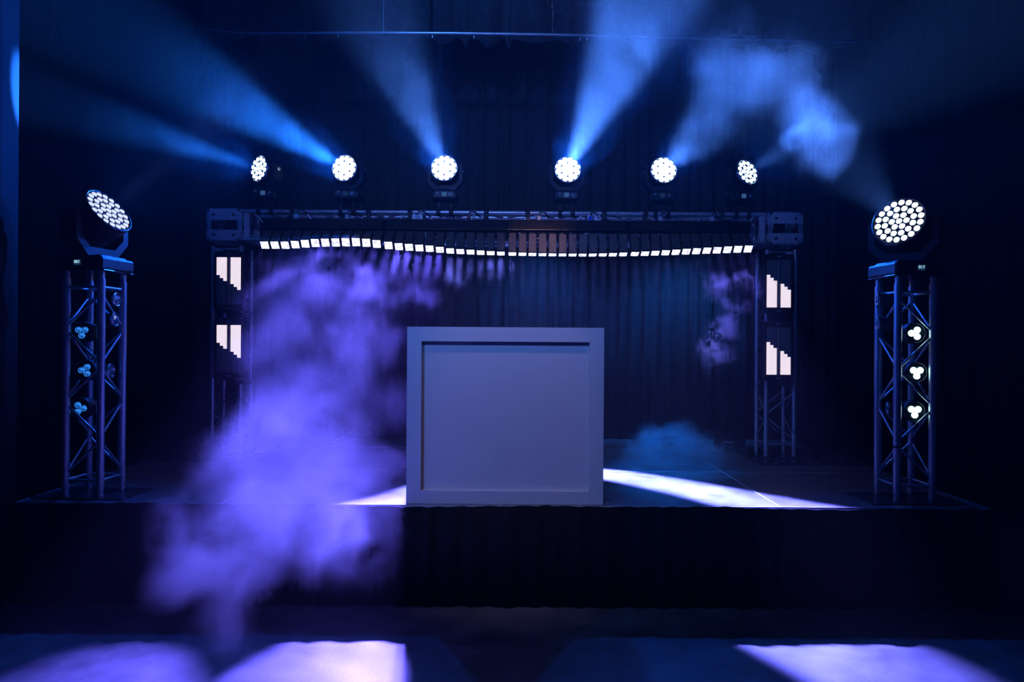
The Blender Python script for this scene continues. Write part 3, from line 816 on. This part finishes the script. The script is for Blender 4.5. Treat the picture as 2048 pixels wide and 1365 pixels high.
# ------------------------------------------------------------------ smoke
def smoke(name, label, blobs, density, beam=None, nscale=2.2, warp=0.35, wscale=1.6, lo=0.28, hi=0.75, step=0.0, detail=4.0, seed=0.0, col=(0.95, 0.96, 1.0), dx=0.14):
    """a drifting cloud: density from soft round puffs, torn up by warped noise; the mesh is the cloud's outer hull"""
    c0 = sum((b_[0] for b_ in blobs), Vector()) / len(blobs) if blobs else beam[0].copy()
    m, nt, out = new_mat(name + '_vapour')
    N = nt.nodes; L = nt.links
    tc = N.new('ShaderNodeTexCoord')
    nz = N.new('ShaderNodeTexNoise'); nz.inputs['Scale'].default_value = wscale; nz.inputs['Detail'].default_value = 2.0
    ad = N.new('ShaderNodeVectorMath'); ad.operation = 'ADD'; ad.inputs[1].default_value = (seed, seed * 1.7, seed * 0.6)
    L.new(tc.outputs['Object'], ad.inputs[0]); L.new(ad.outputs[0], nz.inputs['Vector'])
    sb = N.new('ShaderNodeVectorMath'); sb.operation = 'SUBTRACT'; sb.inputs[1].default_value = (0.5, 0.5, 0.5)
    L.new(nz.outputs['Color'], sb.inputs[0])
    ml = N.new('ShaderNodeVectorMath'); ml.operation = 'SCALE'; ml.inputs['Scale'].default_value = warp * 2
    L.new(sb.outputs[0], ml.inputs[0])
    wp = N.new('ShaderNodeVectorMath'); wp.operation = 'ADD'; L.new(tc.outputs['Object'], wp.inputs[0]); L.new(ml.outputs[0], wp.inputs[1])
    prev = None
    for (p, r, w) in blobs:
        ds = N.new('ShaderNodeVectorMath'); ds.operation = 'DISTANCE'; L.new(wp.outputs[0], ds.inputs[0]); ds.inputs[1].default_value = p - c0
        mr = N.new('ShaderNodeMapRange'); mr.interpolation_type = 'SMOOTHSTEP'; L.new(ds.outputs['Value'], mr.inputs[0])
        mr.inputs[1].default_value = r * 0.15; mr.inputs[2].default_value = r; mr.inputs[3].default_value = w; mr.inputs[4].default_value = 0.0
        if prev is None: prev = mr.outputs[0]
        else:
            a = N.new('ShaderNodeMath'); a.operation = 'ADD'; L.new(prev, a.inputs[0]); L.new(mr.outputs[0], a.inputs[1]); prev = a.outputs[0]
    if beam:
        o_, dr_, t0, t1, r0, r1, fade, amp = beam
        rel = N.new('ShaderNodeVectorMath'); rel.operation = 'SUBTRACT'; L.new(wp.outputs[0], rel.inputs[0]); rel.inputs[1].default_value = o_ - c0
        dt = N.new('ShaderNodeVectorMath'); dt.operation = 'DOT_PRODUCT'; L.new(rel.outputs[0], dt.inputs[0]); dt.inputs[1].default_value = dr_
        ax = N.new('ShaderNodeVectorMath'); ax.operation = 'SCALE'; ax.inputs[0].default_value = dr_; L.new(dt.outputs['Value'], ax.inputs['Scale'])
        rd = N.new('ShaderNodeVectorMath'); rd.operation = 'DISTANCE'; L.new(rel.outputs[0], rd.inputs[0]); L.new(ax.outputs[0], rd.inputs[1])
        ra = N.new('ShaderNodeMapRange'); L.new(dt.outputs['Value'], ra.inputs[0]); ra.inputs[1].default_value = t0; ra.inputs[2].default_value = t1; ra.inputs[3].default_value = r0; ra.inputs[4].default_value = r1
        dv = N.new('ShaderNodeMath'); dv.operation = 'DIVIDE'; L.new(rd.outputs['Value'], dv.inputs[0]); L.new(ra.outputs[0], dv.inputs[1])
        m1 = N.new('ShaderNodeMapRange'); m1.interpolation_type = 'SMOOTHSTEP'; L.new(dv.outputs[0], m1.inputs[0]); m1.inputs[1].default_value = 0.45; m1.inputs[2].default_value = 1.0; m1.inputs[3].default_value = amp; m1.inputs[4].default_value = 0.0
        m2 = N.new('ShaderNodeMapRange'); L.new(dt.outputs['Value'], m2.inputs[0]); m2.inputs[1].default_value = t0; m2.inputs[2].default_value = t0 + 0.25; m2.inputs[3].default_value = 0.35; m2.inputs[4].default_value = 1.0
        m3 = N.new('ShaderNodeMapRange'); L.new(dt.outputs['Value'], m3.inputs[0]); m3.inputs[1].default_value = t1 - fade; m3.inputs[2].default_value = t1; m3.inputs[3].default_value = 1.0; m3.inputs[4].default_value = 0.0
        q1 = N.new('ShaderNodeMath'); q1.operation = 'MULTIPLY'; L.new(m1.outputs[0], q1.inputs[0]); L.new(m2.outputs[0], q1.inputs[1])
        q2 = N.new('ShaderNodeMath'); q2.operation = 'MULTIPLY'; L.new(q1.outputs[0], q2.inputs[0]); L.new(m3.outputs[0], q2.inputs[1])
        if prev is None: prev = q2.outputs[0]
        else:
            a = N.new('ShaderNodeMath'); a.operation = 'ADD'; L.new(prev, a.inputs[0]); L.new(q2.outputs[0], a.inputs[1]); prev = a.outputs[0]
    n2 = N.new('ShaderNodeTexNoise'); n2.inputs['Scale'].default_value = nscale; n2.inputs['Detail'].default_value = detail; n2.inputs['Roughness'].default_value = 0.6
    ad2 = N.new('ShaderNodeVectorMath'); ad2.operation = 'ADD'; ad2.inputs[1].default_value = (seed + 3.1, seed * 0.3, seed * 2.1)
    L.new(wp.outputs[0], ad2.inputs[0]); L.new(ad2.outputs[0], n2.inputs['Vector'])
    nr = N.new('ShaderNodeMapRange'); L.new(n2.outputs['Fac'], nr.inputs[0]); nr.inputs[1].default_value = lo; nr.inputs[2].default_value = hi
    nr.inputs[3].default_value = 0.0; nr.inputs[4].default_value = 1.0
    mu = N.new('ShaderNodeMath'); mu.operation = 'MULTIPLY'; L.new(prev, mu.inputs[0]); L.new(nr.outputs[0], mu.inputs[1])
    md = N.new('ShaderNodeMath'); md.operation = 'MULTIPLY'; L.new(mu.outputs[0], md.inputs[0]); md.inputs[1].default_value = density
    v = N.new('ShaderNodeVolumeScatter'); v.inputs['Color'].default_value = (*col, 1); v.inputs['Anisotropy'].default_value = 0.0
    L.new(md.outputs[0], v.inputs['Density'])
    L.new(v.outputs[0], out.inputs['Volume'])
    m.cycles.volume_sampling = 'MULTIPLE_IMPORTANCE'
    # hull
    bm = MB()
    for (p, r, w) in blobs:
        T = Matrix.Translation(p - c0)
        R = r + warp * 0.45
        prof = [(max(0.0005, R * math.sin(PI * k / 8)), -R * math.cos(PI * k / 8)) for k in range(9)]
        bm.lathe(prof, T, 14)
    if beam:
        bm.lathe([(0.0005, t0), (r0 * .5, t0), (r0, t0 + .02), (r1, t1 - .02), (r1 * .5, t1), (0.0005, t1)], Matrix.Translation(o_ - c0) @ frame_z(dr_), 16)
    o = bm.build(name, m, None, c0)
    if beam:
        blobs = blobs + [(o_ + dr_ * t0, r0, 0), (o_ + dr_ * t1, r1, 0)]
    lo_ = Vector([min(b_[0][k] - b_[1] for b_ in blobs) for k in range(3)]); hi_ = Vector([max(b_[0][k] + b_[1] for b_ in blobs) for k in range(3)])
    m.cycles.volume_step_rate = dx / ((hi_ - lo_).length / 10)
    rm = o.modifiers.new('hull', 'REMESH'); rm.mode = 'VOXEL'; rm.voxel_size = 0.12
    return tag(o, label, 'smoke', 'drifting stage smoke', 'stuff')

def pb(px, py, d, rpx, w=1.0):
    return (at(px, py, d), rpx * d / F, w)


def on_sheet(px, py):
    """point of the falling sheet of light from the LED bars that is seen at this pixel"""
    best = None; d = 5.95
    while d > 2.9:
        p = at(px, py, d)
        zs = PIVZ - 0.09 - (BARD - d) / math.tan(math.radians(phi(p.x)))
        if best is None or abs(p.z - zs) < best[0]: best = (abs(p.z - zs), p.copy(), d)
        d -= 0.02
    return best[1], best[2]
def sb(px, py, rpx, w=1.0):
    p, d = on_sheet(px, py); return (p, rpx * d / F, w)
def bb(i, py, rpx, w=1.0, off=(0, 0)):
    """puff on the axis of moving head i's beam, where that axis crosses image row py"""
    o, dr = heads[i]; best = None
    for k in range(1, 260):
        p = o + dr * (0.02 * k); dep = p.y
        if dep < 1.2: break
        y = CY + (CAMZ - p.z) / dep * F
        if best is None or abs(y - py) < best[0]: best = (abs(y - py), p.copy(), dep)
    r = rpx * best[2] / F
    return (best[1] + Vector((off[0] * best[2] / F, 0, -off[1] * best[2] / F)), r, w)

kw = dict(nscale=3.0, warp=0.32, wscale=1.5, lo=0.37, hi=0.62, detail=6)
smoke('smoke', 'violet smoke falling from under the leftmost LED bar, beside the left upright', [
    sb(560, 535, 60, .6), sb(640, 530, 60, .6), sb(720, 530, 60, .6), sb(575, 580, 110, .8), sb(660, 600, 120, 1), sb(740, 570, 90, .7), sb(570, 690, 130, 1), sb(670, 700, 120, .65), sb(560, 790, 120, .6), sb(650, 810, 120, .6), sb(750, 680, 70, .35), sb(770, 800, 70, .3)], 0.26, **kw)
smoke('smoke', 'thickest violet smoke rolling over the stage deck left of the booth', [
    sb(560, 850, 120, .5), sb(480, 840, 85, .45), sb(440, 890, 85, .5), sb(500, 890, 95, .6), sb(650, 880, 120, .35), sb(445, 975, 125, .8), sb(550, 970, 150, 1.2), sb(670, 960, 110, .32), sb(750, 960, 80, .22)], 1.25, seed=2.2, **kw)
smoke('smoke', 'violet smoke spilling over the stage edge in front of the black skirt', [
    sb(380, 1060, 120, .8), sb(500, 1060, 150, 1.1), sb(630, 1055, 125, .8), (at(715, 1060, 4.15), 0.34, .42),
    sb(360, 1140, 110, .6), sb(480, 1160, 120, .7), sb(460, 1230, 110, .5)], 1.4, seed=1.3, **kw)
def bm_(i, t0, t1, r0, r1, fade, amp=1.0): return (heads[i][0], heads[i][1], t0, t1, r0, r1, fade, amp)
smoke('smoke', 'pale blue smoke drifting up the bright beam right of the middle, past the pipe', [bb(3, 60, 110, .5, (60, 0)), bb(3, 20, 100, .4, (-30, 0))], 0.06, beam=bm_(3, 0.0, 2.9, .16, .52, .3),
      nscale=3.0, warp=0.22, wscale=2.0, lo=0.22, hi=0.72, detail=5, seed=2.0, dx=0.18)
smoke('smoke', 'faint blue smoke in the thin upward beam left of the middle', [bb(2, 95, 65, .6)], 0.045, beam=bm_(2, 0.0, 2.7, .16, .46, 1.6),
      nscale=3.2, warp=0.22, wscale=2.2, lo=0.22, hi=0.75, detail=5, seed=8.0, dx=0.18)
smoke('smoke', 'faint blue smoke in the second beam from the left, pointing to the upper left', [], 0.042, beam=bm_(1, 0.0, 2.3, .16, .44, 1.9),
      nscale=3.0, warp=0.14, wscale=1.8, lo=0.22, hi=0.75, detail=5, seed=12.0, dx=0.2)
smoke('smoke', 'faint blue smoke in the leftmost beam, near the left wall of the picture', [], 0.022, beam=bm_(0, 0.1, 1.4, .2, .40, .8),
      nscale=3.0, warp=0.14, wscale=1.8, lo=0.22, hi=0.75, detail=5, seed=14.0, dx=0.2)
smoke('smoke', 'arching blue smoke cloud above the two rightmost moving heads', [
    bb(4, 190, 70, .45), bb(4, 140, 90, .45), (at(1420, 110, 4.3), .28, .7), (at(1345, 100, 4.3), .24, .8),
    (at(1290, 100, 4.2), .2, .6), bb(7, 290, 55, .6), bb(7, 240, 75, .8), bb(7, 190, 80, .8), bb(7, 140, 70, .8), bb(5, 285, 45, .35), bb(5, 250, 60, .5), (at(1570, 150, 4.2), .24, .7)], 0.34, beam=bm_(4, 0.0, 1.7, .15, .32, .6, .13), nscale=3.2, warp=0.32, wscale=2.2, lo=0.34, hi=0.66, detail=5, seed=5.0)
smoke('smoke', 'small curl of blue and violet smoke beside the upper right strobe panel', [
    sb(1492, 575, 36, 1), sb(1475, 610, 36, .6), sb(1435, 585, 45, .4), sb(1450, 650, 42, .5), sb(1430, 710, 45, .4)], 0.42, nscale=4.5, warp=0.12, wscale=3.5, lo=0.38, hi=0.64, detail=5, seed=15.0)
smoke('smoke', 'low blue smoke creeping over the stage floor right of the booth', [
    (at(1250, 915, 5.95), .22, .6), (at(1310, 905, 5.9), .26, .8), (at(1370, 900, 5.85), .28, .9), (at(1430, 920, 5.75), .24, .7), (at(1300, 880, 5.95), .16, .5), (at(1400, 885, 5.9), .16, .4)], 5.0, nscale=4.5, warp=0.24, wscale=3.0, lo=0.32, hi=0.66, detail=5, seed=19.0)
smoke('smoke', 'thin lavender smoke hanging between the LED bars and the booth top', [
    sb(790, 535, 50, .8), sb(850, 540, 50, .8), sb(915, 545, 45, .6), sb(970, 540, 40, .4), sb(840, 590, 50, .6), sb(1010, 540, 36, .4)], 0.2, nscale=3.8, warp=0.14, wscale=3.0, lo=0.36, hi=0.66, detail=5, seed=23.0)

# thin even haze filling the room
w = bpy.data.worlds.new('room_haze'); sc.world = w; w.use_nodes = True
nt = w.node_tree; nt.nodes.clear()
wo = nt.nodes.new('ShaderNodeOutputWorld'); bg = nt.nodes.new('ShaderNodeBackground'); bg.inputs[0].default_value = (0, 0, 0, 1); bg.inputs[1].default_value = 0
nt.links.new(bg.outputs[0], wo.inputs['Surface'])
vs = nt.nodes.new('ShaderNodeVolumeScatter'); vs.inputs['Color'].default_value = (0.96, 0.97, 1.0, 1); vs.inputs['Density'].default_value = 0.0028
nt.links.new(vs.outputs[0], wo.inputs['Volume'])
w.cycles.volume_sampling = 'EQUIANGULAR'
w.cycles.homogeneous_volume = True

# ------------------------------------------------------------------ added lamps that raise the brightness, fixtures unseen
def lamp(name, src, dst, power, col, size, blend=0.8, rad=0.08):
    return spot(name, src, Vector(dst) - Vector(src), power, col, size, blend, rad)
lamp('added_booth_spot', (0.1, 2.55, 6.0), (0.0, 4.42, 1.15), 115, (1.0, 0.62, 0.80), 17)  # added warm light overhead, gives the shadow band under the booth's lip
lamp('added_booth_wash', (-2.6, 0.6, 4.6), (0.1, 4.5, 1.25), 430, (0.10, 0.25, 0.95), 27, 0.7, 0.25)  # added blue light from the left front, brightens the booth
lamp('added_truss_wash', (-0.6, 0.2, 5.2), (0.0, 6.2, 2.75), 470, (0.14, 0.27, 1.0), 46, 0.9, 0.2)  # added from the front to lift the truss out of the dark
lamp('added_centre_spot', (0.4, 0.0, 4.4), (0.22, 6.0, 2.43), 480, (1.0, 0.55, 0.38), 6.5, 0.9, 0.08)  # added warm light that browns the middle LED cells
lamp('added_backdrop_wash', (0.25, 6.55, 2.5), (0.3, 7.5, 1.8), 120, (0.03, 0.20, 1.0), 90, 1.0, 0.1)  # added blue light for the lower backdrop, no fixture seen
lamp('added_backdrop_wash', (1.75, 6.55, 2.5), (1.7, 7.5, 1.7), 150, (0.005, 0.22, 1.0), 90, 1.0, 0.1)  # likewise added, for the right part of the backdrop
lamp('added_border_wash', (-1.0, 4.9, 5.9), (-0.4, 6.95, 4.6), 110, (0.05, 0.26, 1.0), 80, 1.0, 0.1)  # added blue from above, brings out the pipe and border cloths
lamp('added_deck_wash', (1.0, 6.3, 2.5), (1.25, 5.75, 0.61), 420, (0.0, 0.17, 1.0), 34, 1.0, 0.1)  # added to turn the low smoke and rear deck blue
lamp('added_deck_wash', (1.05, 6.0, 2.42), (1.1, 4.95, 0.61), 420, (0.0, 0.17, 1.0), 28, 1.0, 0.06)  # added for the front deck right of the booth, no fixture there

# ------------------------------------------------------------------ render look
sc.view_settings.view_transform = 'Standard'; sc.view_settings.look = 'None'
sc.view_settings.exposure = 0; sc.view_settings.gamma = 1; sc.view_settings.use_curve_mapping = False
cy = sc.cycles
cy.max_bounces = 3; cy.diffuse_bounces = 1; cy.glossy_bounces = 2; cy.transmission_bounces = 1; cy.volume_bounces = 0; cy.transparent_max_bounces = 8
cy.use_adaptive_sampling = True; cy.adaptive_threshold = 0.09; cy.adaptive_min_samples = 12
cy.use_denoising = True
cy.sample_clamp_indirect = 2.0; cy.sample_clamp_direct = 0.0
cy.volume_step_rate = 1.0; cy.volume_max_steps = 256
cy.caustics_reflective = False; cy.caustics_refractive = False
